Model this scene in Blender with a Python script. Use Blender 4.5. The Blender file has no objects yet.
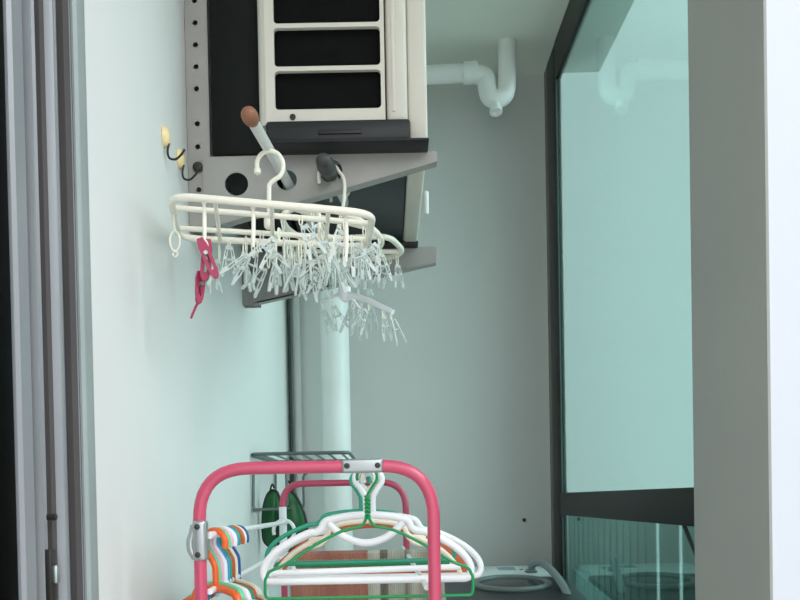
import bpy, bmesh, math, random
from mathutils import Vector, Matrix, Euler
random.seed(7)
S = bpy.context.scene
COL = S.collection
CAMH = 1.20
F = 867.0
PITCH = math.radians(1.0)
ROLL = math.radians(1.09)
CX, CY = 390.3, 515.1
cp, sp = math.cos(PITCH), math.sin(PITCH)
ca, sa = math.cos(ROLL), math.sin(ROLL)
FW = Vector((0, cp, -sp)); U0 = Vector((0, sp, cp)); R0 = Vector((1, 0, 0))
RT = R0 * ca - U0 * sa
UP = R0 * sa + U0 * ca
EYE = Vector((0, 0, CAMH))


def ray(u, v):
    return FW + RT * ((u - CX) / F) - UP * ((v - CY) / F)


def P(u, v, Y):                      # point of the place seen at (u, v), Y metres in front of the camera
    d = ray(u, v)
    return EYE + d * (Y / d.y)


def HX(u, v, X):
    d = ray(u, v)
    return EYE + d * (X / d.x)


def HZ(u, v, z):
    d = ray(u, v)
    return EYE + d * ((z - CAMH) / d.z)


# ------------------------------------------------------------------ materials
def lin(c):
    c = c / 255.0
    return c / 12.92 if c <= 0.04045 else ((c + 0.055) / 1.055) ** 2.4


def rgb(*c):
    return (lin(c[0]), lin(c[1]), lin(c[2]), 1.0)


MATS = {}


def mat(name, c, rough=0.5, metal=0.0, var=0.06, scale=8.0, bump=0.0, bscale=60.0, spec=0.5, coat=0.0, trans=0.0, sss=0.0):
    if name in MATS:
        return MATS[name]
    m = bpy.data.materials.new(name)
    m.use_nodes = True
    nt = m.node_tree
    b = nt.nodes['Principled BSDF']
    tc = nt.nodes.new('ShaderNodeTexCoord')
    nz = nt.nodes.new('ShaderNodeTexNoise')
    nz.inputs['Scale'].default_value = scale
    nz.inputs['Detail'].default_value = 4
    nt.links.new(tc.outputs['Object'], nz.inputs['Vector'])
    rp = nt.nodes.new('ShaderNodeValToRGB')
    col = rgb(*c)
    lo = [max(0, x * (1 - var)) for x in col[:3]] + [1]
    hi = [min(1, x * (1 + var)) for x in col[:3]] + [1]
    rp.color_ramp.elements[0].position = 0.3
    rp.color_ramp.elements[1].position = 0.7
    rp.color_ramp.elements[0].color = lo
    rp.color_ramp.elements[1].color = hi
    nt.links.new(nz.outputs['Fac'], rp.inputs['Fac'])
    nt.links.new(rp.outputs['Color'], b.inputs['Base Color'])
    b.inputs['Roughness'].default_value = rough
    b.inputs['Metallic'].default_value = metal
    b.inputs['Specular IOR Level'].default_value = spec
    b.inputs['Coat Weight'].default_value = coat
    if trans:
        b.inputs['Transmission Weight'].default_value = trans
    if sss:
        b.inputs['Subsurface Weight'].default_value = sss
        b.inputs['Subsurface Radius'].default_value = (0.01, 0.01, 0.01)
    if bump:
        n2 = nt.nodes.new('ShaderNodeTexNoise')
        n2.inputs['Scale'].default_value = bscale
        n2.inputs['Detail'].default_value = 6
        nt.links.new(tc.outputs['Object'], n2.inputs['Vector'])
        bp = nt.nodes.new('ShaderNodeBump')
        bp.inputs['Strength'].default_value = bump
        bp.inputs['Distance'].default_value = 0.002
        nt.links.new(n2.outputs['Fac'], bp.inputs['Height'])
        nt.links.new(bp.outputs['Normal'], b.inputs['Normal'])
    MATS[name] = m
    return m


def glass_mat(name, tint, refl):
    m = bpy.data.materials.new(name)
    m.use_nodes = True
    nt = m.node_tree
    nt.nodes.clear()
    out = nt.nodes.new('ShaderNodeOutputMaterial')
    tr = nt.nodes.new('ShaderNodeBsdfTransparent')
    tr.inputs['Color'].default_value = rgb(*tint)
    gl = nt.nodes.new('ShaderNodeBsdfGlossy')
    gl.inputs['Roughness'].default_value = 0.0
    gl.inputs['Color'].default_value = (0.80, 1.0, 0.95, 1)
    lw = nt.nodes.new('ShaderNodeLayerWeight')
    lw.inputs['Blend'].default_value = 0.35
    mr = nt.nodes.new('ShaderNodeMapRange')
    mr.inputs['To Min'].default_value = refl
    mr.inputs['To Max'].default_value = min(1.0, refl + 0.45)
    nt.links.new(lw.outputs['Fresnel'], mr.inputs['Value'])
    mx = nt.nodes.new('ShaderNodeMixShader')
    nt.links.new(mr.outputs['Result'], mx.inputs['Fac'])
    nt.links.new(tr.outputs[0], mx.inputs[1])
    nt.links.new(gl.outputs[0], mx.inputs[2])
    nt.links.new(mx.outputs[0], out.inputs['Surface'])
    MATS[name] = m
    return m


def stripes_mat(name):
    """woven mat: brown on one side, brown, grey and beige stripes on the other"""
    m = bpy.data.materials.new(name)
    m.use_nodes = True
    nt = m.node_tree
    b = nt.nodes['Principled BSDF']
    b.inputs['Roughness'].default_value = 0.9
    tc = nt.nodes.new('ShaderNodeTexCoord')
    sx = nt.nodes.new('ShaderNodeSeparateXYZ')
    nt.links.new(tc.outputs['Generated'], sx.inputs[0])
    rp = nt.nodes.new('ShaderNodeValToRGB')
    rp.color_ramp.interpolation = 'LINEAR'
    stops = [(0.0, (183, 119, 102)), (0.12, (198, 131, 112)), (0.25, (178, 112, 97)), (0.40, (192, 126, 107)), (0.50, (183, 117, 100)),
             (0.505, (202, 192, 178)), (0.58, (222, 214, 202)), (0.585, (126, 112, 102)), (0.63, (136, 119, 107)), (0.64, (202, 195, 180)),
             (0.74, (185, 183, 173)), (0.75, (146, 131, 119)), (0.80, (209, 202, 187)), (0.90, (168, 151, 136)), (1.0, (202, 195, 183))]
    cr = rp.color_ramp
    cr.elements[0].position = 0; cr.elements[0].color = rgb(*stops[0][1])
    cr.elements[1].position = 1; cr.elements[1].color = rgb(*stops[-1][1])
    for p, c in stops[1:-1]:
        e = cr.elements.new(p); e.color = rgb(*c)
    nt.links.new(sx.outputs['X'], rp.inputs['Fac'])
    nz = nt.nodes.new('ShaderNodeTexNoise'); nz.inputs['Scale'].default_value = 90
    nt.links.new(tc.outputs['Object'], nz.inputs['Vector'])
    mx = nt.nodes.new('ShaderNodeMix'); mx.data_type = 'RGBA'; mx.blend_type = 'MULTIPLY'
    mx.inputs['Factor'].default_value = 0.35
    nt.links.new(rp.outputs['Color'], mx.inputs['A'])
    nt.links.new(nz.outputs['Color'], mx.inputs['B'])
    nt.links.new(mx.outputs['Result'], b.inputs['Base Color'])
    wv = nt.nodes.new('ShaderNodeTexWave'); wv.inputs['Scale'].default_value = 60
    nt.links.new(tc.outputs['Object'], wv.inputs['Vector'])
    bp = nt.nodes.new('ShaderNodeBump'); bp.inputs['Strength'].default_value = 0.5; bp.inputs['Distance'].default_value = 0.003
    nt.links.new(wv.outputs['Fac'], bp.inputs['Height'])
    nt.links.new(bp.outputs['Normal'], b.inputs['Normal'])
    MATS[name] = m
    return m


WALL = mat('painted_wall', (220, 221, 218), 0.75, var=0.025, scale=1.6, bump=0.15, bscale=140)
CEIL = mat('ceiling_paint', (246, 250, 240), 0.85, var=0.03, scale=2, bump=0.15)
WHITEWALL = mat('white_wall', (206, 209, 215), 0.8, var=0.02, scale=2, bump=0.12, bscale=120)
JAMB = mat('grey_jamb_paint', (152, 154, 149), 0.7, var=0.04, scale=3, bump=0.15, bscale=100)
FLOOR = mat('floor_tile', (196, 194, 186), 0.5, var=0.1, scale=6)
ALU = mat('aluminium', (140, 143, 146), 0.45, 0.15, var=0.05, scale=5)
ALUEDGE = mat('grey_teal_trim', (150, 160, 158), 0.6, 0.0, var=0.06)
BLACK = mat('black_plastic', (22, 23, 24), 0.45)
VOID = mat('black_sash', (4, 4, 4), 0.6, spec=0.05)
FRAME = mat('black_window_frame', (7, 9, 9), 0.4, 0.0, spec=.2)
CREAM = mat('cream_casing', (214, 208, 196), 0.4, var=0.03, scale=4)
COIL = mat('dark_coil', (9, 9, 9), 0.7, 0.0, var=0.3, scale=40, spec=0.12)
TRAY = mat('grey_tray', (34, 42, 44), 0.4, 0.0, var=0.2, scale=6)
STEEL = mat('grey_bracket_paint', (162, 159, 154), 0.42, 0.1, var=0.06, scale=10)
STEELD = mat('dark_galvanised_paint', (100, 106, 104), 0.5, 0.2, var=0.1, scale=10)
BOLT = mat('dark_bolt', (62, 60, 58), 0.5, 0.6)
PIPE = mat('white_pipe', (248, 250, 247), 0.4, var=0.03)
CABLE = mat('dark_cable', (70, 84, 84), 0.5)
POLE = mat('white_pole', (214, 214, 210), 0.35, var=0.05)
RUBBER = mat('brown_cap', (138, 92, 66), 0.6, var=0.12, scale=50)
DARKCAP = mat('charcoal_cap', (58, 57, 56), 0.5)
IVORY = mat('ivory_plastic', (240, 235, 220), 0.35, var=0.04, scale=20, sss=0.1)
CLIP = mat('pale_clip_plastic', (208, 217, 213), 0.3, var=0.08, scale=30, sss=0.1)
CRIMSON = mat('crimson_plastic', (164, 42, 80), 0.35, var=0.08)
PINK = mat('pink_enamel', (196, 72, 102), 0.3, var=0.04, coat=0.3)
CHROME = mat('silver_metal', (172, 177, 177), 0.34, 0.8)
WHITEP = mat('white_plastic', (238, 238, 240), 0.35, var=0.03, sss=0.05)
WIREG = mat('green_coated_wire', (14, 142, 78), 0.35)
GREENP = mat('green_plastic', (28, 140, 78), 0.35)
TEALP = mat('teal_green_plastic', (46, 152, 122), 0.35)
MINT = mat('mint_plastic', (108, 206, 156), 0.35)
CREAMP = mat('pale_cream_plastic', (238, 226, 206), 0.4)
WOOD = mat('rust_brown_wood', (186, 90, 46), 0.5, var=0.15, scale=30)
ORANGE = mat('orange_plastic', (226, 98, 34), 0.35)
PINKP = mat('pale_pink_plastic', (240, 178, 200), 0.35)
BLUEP = mat('blue_plastic', (70, 150, 206), 0.35)
NAVYP = mat('navy_plastic', (24, 84, 150), 0.35)
GREYW = mat('grey_wire', (104, 116, 114), 0.4, 0.4)
DGREEN = mat('dark_green_plastic', (4, 92, 40), 0.3)
WASHW = mat('washer_white', (232, 238, 236), 0.3, var=0.02)
WASHD = mat('washer_dark_lid', (34, 38, 40), 0.35)
WASHG = mat('washer_glass', (20, 26, 28), 0.15)
RINGM = mat('ring_grey', (118, 128, 126), 0.3)
HOSE = mat('grey_hose', (136, 146, 146), 0.45)
PARA = mat('outdoor_panel', (92, 116, 110), 0.6, var=0.08, scale=3)
CONC = mat('overhang_concrete', (214, 222, 216), 0.8, var=0.05)
HOOKC = mat('cream_hook_pad', (240, 214, 160), 0.4)
DWIRE = mat('dark_hook_wire', (50, 50, 52), 0.35, 0.6)
LCD = mat('display_panel', (150, 176, 190), 0.2)
MATM = stripes_mat('woven_mat')
GLASSU = glass_mat('teal_glass_upper', (214, 229, 227), 0.045)
GLASSL = glass_mat('teal_glass_lower', (200, 222, 220), 0.10)


# ------------------------------------------------------------------ mesh builder
class MB:
    def __init__(self):
        self.v = []; self.f = []; self.sm = []

    def add(self, verts, faces, smooth=False):
        o = len(self.v)
        self.v += [Vector(x) for x in verts]
        self.f += [tuple(i + o for i in f) for f in faces]
        self.sm += [smooth] * len(faces)
        return self

    def box(self, a, b, bev=0.0, seg=2):
        a = Vector(a); b = Vector(b)
        lo = Vector((min(a.x, b.x), min(a.y, b.y), min(a.z, b.z)))
        hi = Vector((max(a.x, b.x), max(a.y, b.y), max(a.z, b.z)))
        bm = bmesh.new()
        bmesh.ops.create_cube(bm, size=1.0)
        for v in bm.verts:
            v.co = Vector(((lo.x + hi.x) / 2 + v.co.x * (hi.x - lo.x), (lo.y + hi.y) / 2 + v.co.y * (hi.y - lo.y), (lo.z + hi.z) / 2 + v.co.z * (hi.z - lo.z)))
        if bev:
            bmesh.ops.bevel(bm, geom=bm.edges[:], offset=bev, segments=seg, profile=0.5, affect='EDGES')
        return self.bm(bm, bool(bev))

    def bm(self, bm, smooth=False):
        bm.verts.index_update()
        self.add([v.co.copy() for v in bm.verts], [[v.index for v in f.verts] for f in bm.faces], smooth)
        bm.free()
        return self

    def mesh(self, me, M=Matrix()):
        self.add([M @ v.co for v in me.vertices], [list(p.vertices) for p in me.polygons], False)
        return self

    def tube(self, pts, r, closed=False, n=10, flat=None, cap=True):
        pts = [Vector(p) for p in pts]
        rs = r if isinstance(r, (list, tuple)) else [r] * len(pts)
        N = len(pts)
        T = []
        for i in range(N):
            if closed:
                t = pts[(i + 1) % N] - pts[i - 1]
            else:
                t = pts[min(i + 1, N - 1)] - pts[max(i - 1, 0)]
            T.append(t.normalized() if t.length > 1e-9 else Vector((0, 0, 1)))
        nrm = T[0].orthogonal().normalized()
        rings = []
        for i in range(N):
            nrm = (nrm - T[i] * nrm.dot(T[i]))
            nrm = nrm.normalized() if nrm.length > 1e-6 else T[i].orthogonal().normalized()
            if flat is not None:       # flat = (reference axis, half size along it, half size across)
                a = (Vector(flat[0]) - T[i] * Vector(flat[0]).dot(T[i])).normalized()
                bq = T[i].cross(a)
                rings.append([pts[i] + a * math.cos(k * 2 * math.pi / n) * flat[1] + bq * math.sin(k * 2 * math.pi / n) * flat[2] for k in range(n)])
            else:
                bq = T[i].cross(nrm)
                rings.append([pts[i] + (nrm * math.cos(k * 2 * math.pi / n) + bq * math.sin(k * 2 * math.pi / n)) * rs[i] for k in range(n)])
        V = [p for rg in rings for p in rg]
        Fc = []
        for i in range(N if closed else N - 1):
            j = (i + 1) % N
            off = 0
            if closed and j == 0:      # best rotation of the seam
                off = min(range(n), key=lambda o: (rings[i][0] - rings[0][o]).length)
            for k in range(n):
                Fc.append((i * n + k, i * n + (k + 1) % n, j * n + (k + 1 + off) % n, j * n + (k + off) % n))
        if not closed and cap:
            Fc.append(tuple(reversed(range(n))))
            Fc.append(tuple((N - 1) * n + k for k in range(n)))
        return self.add(V, Fc, True)

    def lathe(self, prof, origin, axis, n=24):
        """prof: list of (distance along axis, radius)"""
        origin = Vector(origin); ax = Vector(axis).normalized()
        a = ax.orthogonal().normalized(); b = ax.cross(a)
        V = []; Fc = []
        for (h, r) in prof:
            r = max(r, 1e-5)
            V += [origin + ax * h + (a * math.cos(2 * math.pi * k / n) + b * math.sin(2 * math.pi * k / n)) * r for k in range(n)]
        for i in range(len(prof) - 1):
            for k in range(n):
                Fc.append((i * n + k, i * n + (k + 1) % n, (i + 1) * n + (k + 1) % n, (i + 1) * n + k))
        Fc.append(tuple(reversed(range(n))))
        Fc.append(tuple((len(prof) - 1) * n + k for k in range(n)))
        return self.add(V, Fc, True)

    def prism(self, poly, direction):
        d = Vector(direction); n = len(poly)
        V = [Vector(p) for p in poly] + [Vector(p) + d for p in poly]
        Fc = [tuple(range(n)), tuple(reversed(range(n, 2 * n)))]
        for i in range(n):
            Fc.append((i, i + n, (i + 1) % n + n, (i + 1) % n))
        return self.add(V, Fc, False)

    def build(self, name, material, parent=None, origin=None, sharp=40):
        """origin = world place of the thing when it has no parent; vertices are in world space"""
        base = Vector(origin) if origin is not None else Vector((0, 0, 0))
        if parent is not None:
            p = parent
            base = Vector((0, 0, 0))
            while p is not None:
                base = base + Vector(p.location); p = p.parent
        me = bpy.data.meshes.new(name)
        me.from_pydata([tuple(v - base) for v in self.v], [], self.f)
        me.polygons.foreach_set('use_smooth', self.sm)
        bm = bmesh.new(); bm.from_mesh(me)
        bmesh.ops.recalc_face_normals(bm, faces=bm.faces[:])
        bm.to_mesh(me); bm.free()
        try:
            me.set_sharp_from_angle(angle=math.radians(sharp))
        except Exception:
            pass
        me.materials.append(material)
        me.update()
        o = bpy.data.objects.new(name, me)
        COL.objects.link(o)
        if parent is not None:
            o.parent = parent
        else:
            o.location = base
        return o


def plate(outer, holes, thick):
    """flat plate with holes in its own XY plane, thickness along Z, centred"""
    cu = bpy.data.curves.new('plate', 'CURVE')
    cu.dimensions = '2D'; cu.fill_mode = 'BOTH'; cu.extrude = thick / 2
    for loop in [outer] + holes:
        sp_ = cu.splines.new('POLY')
        sp_.points.add(len(loop) - 1)
        for pt, q in zip(sp_.points, loop):
            pt.co = (q[0], q[1], 0, 1)
        sp_.use_cyclic_u = True
    o = bpy.data.objects.new('plate', cu)
    COL.objects.link(o)
    dg = bpy.context.evaluated_depsgraph_get(); dg.update()
    me = bpy.data.meshes.new_from_object(o.evaluated_get(dg))
    bpy.data.objects.remove(o); bpy.data.curves.remove(cu)
    return me


def circ(cx, cy, r, n=20, ry=None):
    return [(cx + r * math.cos(2 * math.pi * k / n), cy + (ry or r) * math.sin(2 * math.pi * k / n)) for k in range(n)]


def rrect(x0, y0, x1, y1, r, n=5):
    out = []
    for (cx, cy, a0) in ((x1 - r, y0 + r, -90), (x1 - r, y1 - r, 0), (x0 + r, y1 - r, 90), (x0 + r, y0 + r, 180)):
        for k in range(n + 1):
            a = math.radians(a0 + 90 * k / n)
            out.append((cx + r * math.cos(a), cy + r * math.sin(a)))
    return out


def lerp(a, b, t_):
    return a * (1 - t_) + b * t_


XZ = Matrix(((1, 0, 0, 0), (0, 0, 1, 0), (0, 1, 0, 0), (0, 0, 0, 1)))   # plate XY -> world XZ


def fillet(pts, r, closed=False, n=6):
    """rounds the corners of a polyline"""
    pts = [Vector(p) for p in pts]
    out = []
    N = len(pts)
    for i in range(N):
        if not closed and i in (0, N - 1):
            out.append(pts[i]); continue
        a, b, c = pts[i - 1], pts[i], pts[(i + 1) % N]
        d1 = (a - b); d2 = (c - b)
        rr = r[i] if isinstance(r, (list, tuple)) else r
        k = min(rr, d1.length * 0.48, d2.length * 0.48)
        p1 = b + d1.normalized() * k; p2 = b + d2.normalized() * k
        for j in range(n + 1):
            t = j / n
            out.append(p1 * (1 - t) ** 2 + b * 2 * t * (1 - t) + p2 * t ** 2)
    return out


def smooth(pts, n=6, closed=False):
    """Catmull-Rom through the points"""
    pts = [Vector(p) for p in pts]
    N = len(pts); out = []
    for i in range(N if closed else N - 1):
        g = (lambda k: pts[k % N]) if closed else (lambda k: pts[max(0, min(N - 1, k))])
        p0, p1, p2, p3 = g(i - 1), g(i), g(i + 1), g(i + 2)
        for j in range(n):
            t = j / n
            out.append(0.5 * ((2 * p1) + (p2 - p0) * t + (2 * p0 - 5 * p1 + 4 * p2 - p3) * t * t + (3 * p1 - p0 - 3 * p2 + p3) * t ** 3))
    if not closed:
        out.append(pts[-1])
    return out


def thing(name, label, cat, loc, group=None, rz=0.0):
    o = bpy.data.objects.new(name, None)
    o.empty_display_size = 0.05
    COL.objects.link(o)
    o.location = loc; o.rotation_euler = (0, 0, rz)
    o['label'] = label; o['category'] = cat
    if group:
        o['group'] = group
    return o


def tag(o, label, cat, group=None):
    o['label'] = label; o['category'] = cat
    if group:
        o['group'] = group
    return o


def struct(o):
    o['kind'] = 'structure'
    return o


def kids(o):
    return [c for c in list(bpy.data.objects) if c.parent == o]


def dup(src, loc, rot, parent=None, label=None):
    c = src.copy(); COL.objects.link(c)
    c.parent = parent
    c.location = loc; c.rotation_euler = rot
    if label:
        c['label'] = label
    for ch in kids(src):
        dup(ch, ch.location, ch.rotation_euler, c)
    return c


# ------------------------------------------------------------------ the setting
WX = -0.404            # left wall face
BY = 3.57              # back wall face
GX = 0.671             # window plane
CZ = CAMH + 1.729      # ceiling
YO = 1.1945             # the opening into the yard

struct(MB().box((-3, -3, -0.12), (GX + 0.1, BY + 0.12, 0)).build('floor', FLOOR))
struct(MB().box((-2.2, -0.6, CZ), (GX + 0.03, BY + 0.12, CZ + 0.15)).build('ceiling', CEIL))
struct(MB().box((WX - 0.15, YO, 0), (WX, BY, CZ)).build('wall_left', WALL))
struct(MB().box((WX - 0.15, BY, 0), (GX + 0.06, BY + 0.12, CZ)).build('wall_back', WALL))
q = P(524, 520, BY)
MB().lathe([(0, .008), (.004, .008), (.006, .004)], (q.x, BY - .0005, q.z), (0, -1, 0), 12).build('screw', BOLT, bpy.data.objects['wall_back'])
JX = 0.5245
JY0, JY1 = 1.20, 1.496
struct(MB().box((JX + 0.004, JY0, 0), (1.9, JY0 + 0.12, CZ)).build('wall_right', WHITEWALL))
struct(MB().box((1.9, -3, 0), (2.0, JY0, CZ)).build('wall_sky_block', WHITEWALL))  # unseen wall added right of the viewer to block the bright sky
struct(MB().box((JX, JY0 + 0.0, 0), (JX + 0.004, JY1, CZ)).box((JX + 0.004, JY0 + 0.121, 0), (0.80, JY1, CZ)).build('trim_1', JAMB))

# left: aluminium multi-track jamb of the sliding door, with a dark sash in its first track
DS = .981
def chan(y0, y1, deep, tip):
    # one track: floor near the viewer curving up to the next fin
    out = [(y0 + .002, -deep)]
    for k in range(1, 7):
        a_ = math.radians(90 * k / 6)
        out.append((y1 - .026 + .024 * math.sin(a_), -deep + (deep + tip) * (1 - math.cos(a_))))
    return out
prof = [(.944, -.06), (.944, .008), (.948, .012), (.980, .010), (.985, -.012), (.993, -.012), (.995, .012), (1.000, .012)]
prof += chan(1.001, 1.062, .016, .010) + [(1.063, .013), (1.069, .013)] + chan(1.070, 1.150, .016, .004) + [(1.152, -.06)]
door = struct(MB().prism([(WX + dx, y * DS, 0) for y, dx in prof], (0, 0, CZ)).build('door_1', ALU))
MB().prism([(WX + dx, y * DS, 0) for y, dx in [(1.1525, -.06), (1.1525, .006), (1.157, .010), (1.189, .008), (1.2155, .0005), (1.2155, -.06)]], (0, 0, CZ)).build('frame_edge', ALUEDGE, door)
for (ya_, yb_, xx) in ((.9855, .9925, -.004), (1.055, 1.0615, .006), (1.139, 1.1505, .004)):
    MB().prism([(WX + xx - .014, ya_ * DS, 0), (WX + xx - .006, ya_ * DS, 0), (WX + xx, yb_ * DS, 0), (WX + xx - .014, yb_ * DS, 0)], (0, 0, CZ)).build('track_shade', mat('track_shade_grey', (74, 70, 70), .8), door)  # dark strips put the shade of the fin sides into colour
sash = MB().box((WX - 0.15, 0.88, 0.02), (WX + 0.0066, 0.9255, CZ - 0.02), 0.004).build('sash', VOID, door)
q = HX(57, 517, WX + 0.012)
MB().lathe([(0, .004), (.010, .004), (.011, .002)], (WX + 0.001, q.y, q.z), (1, 0, 0)).build('screw', BOLT, door)
q = HX(56, 575, WX + 0.012)
lt = MB().box((WX - 0.004, q.y - .008, q.z - .030), (WX + 0.010, q.y + .008, q.z + .030), .002).build('latch', BOLT, door)
MB().box((WX + 0.009, q.y - .006, q.z - .010), (WX + 0.016, q.y + .004, q.z + .012), .003).build('catch', CHROME, lt)

# right: window with an upper fixed pane, a deep transom and a lower pane
FX = .659
win = struct(MB().box((FX, 3.325, 0), (FX + .018, 3.498, CZ - .001), .002).build('window_1', FRAME))
MB().box((FX + .002, 3.499, 0), (FX + .018, 3.568, CZ - .002), .002).build('stile', mat('taupe_stile', (112, 106, 100), .5), win)
MB().box((FX - .002, 1.50, CZ - .147), (FX + .018, 3.324, CZ - .002), .002).build('head_rail', FRAME, win)
MB().box((FX - .006, 1.50, CAMH - .070), (FX + .018, 3.324, CAMH + .015), .003).build('transom', FRAME, win)
MB().box((FX - .006, 1.50, 0.0), (FX + .018, 3.324, 0.08), .003).build('sill', FRAME, win)
MB().box((FX + .004, 1.50, CAMH + .015), (FX + .0055, 3.324, CZ - .147)).build('upper_pane', GLASSU, win)
MB().box((FX + .004, 1.50, 0.08), (FX + .0055, 3.324, CAMH - .070)).build('lower_pane', GLASSL, win)
MB().box((FX - .0005, 3.312, CAMH + .015), (FX + .0035, 3.324, CZ - .147)).box((FX - .0005, 3.312, .08), (FX + .0035, 3.324, CAMH - .07)).build('seal', mat('grey_seal', (70, 92, 88), .5), win)
a = HX(686, 530, FX - .012); b = HX(697, 556, FX - .012)
MB().tube([a + (a - b) * .15, a, b, b + (b - a) * 2.2], .005, n=8).build('stay_arm', BLACK, win)

# outside the window: slab edge above, slatted parapet below
struct(MB().box((GX + .032, -1, CZ - .002), (.885, 3.565, CZ + .15)).build('trim_2', CONC))
pb = MB()
def py(u):
    return HX(u, 560, 1.0).y
edges = [2.0, py(682.2), py(678.4), py(659.2), py(655.6), 7.0]
for i in (0, 2, 4):
    y0, y1 = sorted((edges[i], edges[i + 1]))
    pb.box((1.0, y0, 0.0), (1.004, y1, CAMH - .03))
yy = 3.4
while yy < 6.8:
    pb.box((.997, yy, 0.0), (1.0, yy + .03, CAMH - .035)); yy += .11
struct(pb.build('wall_outside', PARA))

# ------------------------------------------------------------------ pipes at the far end
YP = 3.32
pr = .0345
t = thing('waste_trap', 'white waste trap curving below the ceiling pipe at far end', 'pipe', P(495, 95, YP))
c0 = P(300, 80, YP); c1 = P(466, 73, YP); c0.z = c1.z - .02
MB().tube([c0, c1], pr).build('waste_pipe', PIPE, t)
MB().lathe([(0, pr + .006), (.05, pr + .006), (.055, pr + .002)], P(463, 73, YP), (c1 - c0)).build('collar', PIPE, t)
top = P(507, 40, YP); top.z = CZ
pts = [P(466, 73, YP), P(474, 74, YP), P(485, 77, YP), P(487, 88, YP), P(490, 97, YP), P(497, 99, YP), P(505, 94, YP), P(507, 82, YP), P(507, 68, YP), top]
MB().tube(smooth(pts, 5), pr, n=16).build('trap_bend', PIPE, t)
e = P(495, 98, YP - .01); d = (P(496, 112, YP - .03) - e).normalized()
MB().lathe([(.028, .018), (.05, .020), (.052, .024), (.066, .024), (.067, .012), (.06, .012)], e, d, 16).build('cleanout', PIPE, t)

dx = P(336, 400, 3.42)
t = thing('drain_pipe', 'tall white drain pipe standing against the back wall', 'pipe', (dx.x, 3.42, 0))
MB().lathe([(0, .056), (CZ, .056)], (dx.x, 3.42, 0), (0, 0, 1), 32).build('stack_pipe', PIPE, t)
MB().lathe([(0, .062), (.09, .062), (.095, .057)], (dx.x, 3.42, CAMH - .32), (0, 0, 1), 32).build('coupling', PIPE, t)
MB().lathe([(0, .066), (.05, .066), (.055, .057)], (dx.x, 3.42, P(336, 283, 3.42).z), (0, 0, 1), 32).build('pipe_clamp', BOLT, t)
cx_ = P(297, 400, 3.52)
tag(MB().tube([(cx_.x, 3.53, 0), (cx_.x, 3.53, CZ)], .017, n=14).build('conduit', PIPE, origin=None), 'slim pale conduit in the corner left of the white drain pipe', 'conduit')
cb = P(290.5, 400, 3.50)
tag(MB().tube([(cb.x, 3.50, 0), (cb.x, 3.50, CZ)], .0075, n=8).build('cable', CABLE), 'thin dark vertical cable running down the left corner', 'cable')

# ------------------------------------------------------------------ air conditioner and its brackets
Y1, Y2 = 1.80, 2.45


def make_bracket(Y, poly, upx, bottom, holes, bolts, label, m, armholes):
    up0, up1 = upx
    t = thing('wall_bracket', label, 'bracket', (WX + .022, Y, bottom), 'brackets under the air conditioner')
    x0 = WX + .001; x1 = x0 + .046
    out = [(x0, bottom), (x1, bottom), (x1, CZ - .002), (x0, CZ - .002)]
    hl = [circ(x0 + .021, z, r, 14) for z, r in holes]
    b = MB().mesh(plate(out, hl, .003), Matrix.Translation((0, Y, 0)) @ XZ)
    b.box((x0, Y + .002, bottom), (x0 + .003, Y + .035, CZ - .002))
    b.box((x0, Y + .033, bottom), (x1, Y + .036, CZ - .002))
    b.build('upright', m, t)
    pts = [P(u, v, Y) for u, v in poly]
    out = [(p.x, p.z) for p in pts]
    b = MB().mesh(plate(out, [circ(P(u, v, Y).x, P(u, v, Y).z, r, 24) for u, v, r in armholes], .004), Matrix.Translation((0, Y - .004, 0)) @ XZ)
    b.build('arm', m, t)
    tl, tr_ = pts[0], pts[1]
    b = MB().prism([(tl.x, Y - .004, tl.z), (tr_.x, Y - .004, tr_.z), (tr_.x, Y - .004, tr_.z - .004), (tl.x, Y - .004, tl.z - .004)], (0, .045, 0))
    bl, br = pts[-1], pts[2]
    b.prism([(bl.x, Y - .006, bl.z), (br.x, Y - .006, br.z), (br.x, Y - .006, br.z - .004), (bl.x, Y - .006, bl.z - .004)], (0, .030, 0))
    b.build('flange', m, t)
    for z in bolts:
        MB().lathe([(0, .011), (.004, .011), (.0045, .008), (.009, .008), (.010, .004)], (x0 + .021, Y - .002, z), (0, -1, 0), 12).build('bolt', BOLT, t)
    return t


hz = [(P(198, v, Y1).z, .0055) for v in (1, 23, 45, 67, 89, 124, 147, 190, -22, -45, -68)]
poly = [(203, 158), (437, 152.5), (437, 160.5), (205, 228)]
make_bracket(Y1, poly, (188, 210), P(200, 232, Y1).z, hz, [P(199, 168, Y1).z],
             'nearer grey steel bracket with a perforated upright and round holes', STEEL,
             [(237, 185, .024), (287, 181, .021), (331, 172, .024)])
hz = [(P(260, v, Y2).z, .0055) for v in (100, 150, 200, 270)]
make_bracket(Y2, [(252, 253), (436, 247), (436, 262), (262, 303), (253, 303)], (252, 268), P(260, 305, Y2).z, hz, [],
             'farther grey bracket under the rear end of the air conditioner', STEEL, [])

ACY0, ACY1 = 1.745, 2.52
xl = P(250, 60, ACY0).x; xr = P(407, 60, ACY0).x
xe0 = P(265, 60, ACY0).x; xe1 = P(384.5, 60, ACY0).x
zb = P(320, 124, ACY0).z
ztop = zb + .66
t = thing('air_conditioner', 'cream outdoor air conditioner unit mounted high on the left wall', 'air conditioner', ((xl + xr) / 2, 2.1, zb - .05))
b = MB().box((xe1 + .002, ACY0, zb), (xr, ACY1, ztop), .012, 3)
b.box((xl, ACY0 + .02, ztop - .05), (xr, ACY1, ztop), .012, 3)
b.box((xe0, ACY1 - .03, zb), (xr, ACY1, ztop), .004)
b.build('casing', CREAM, t)
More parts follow.
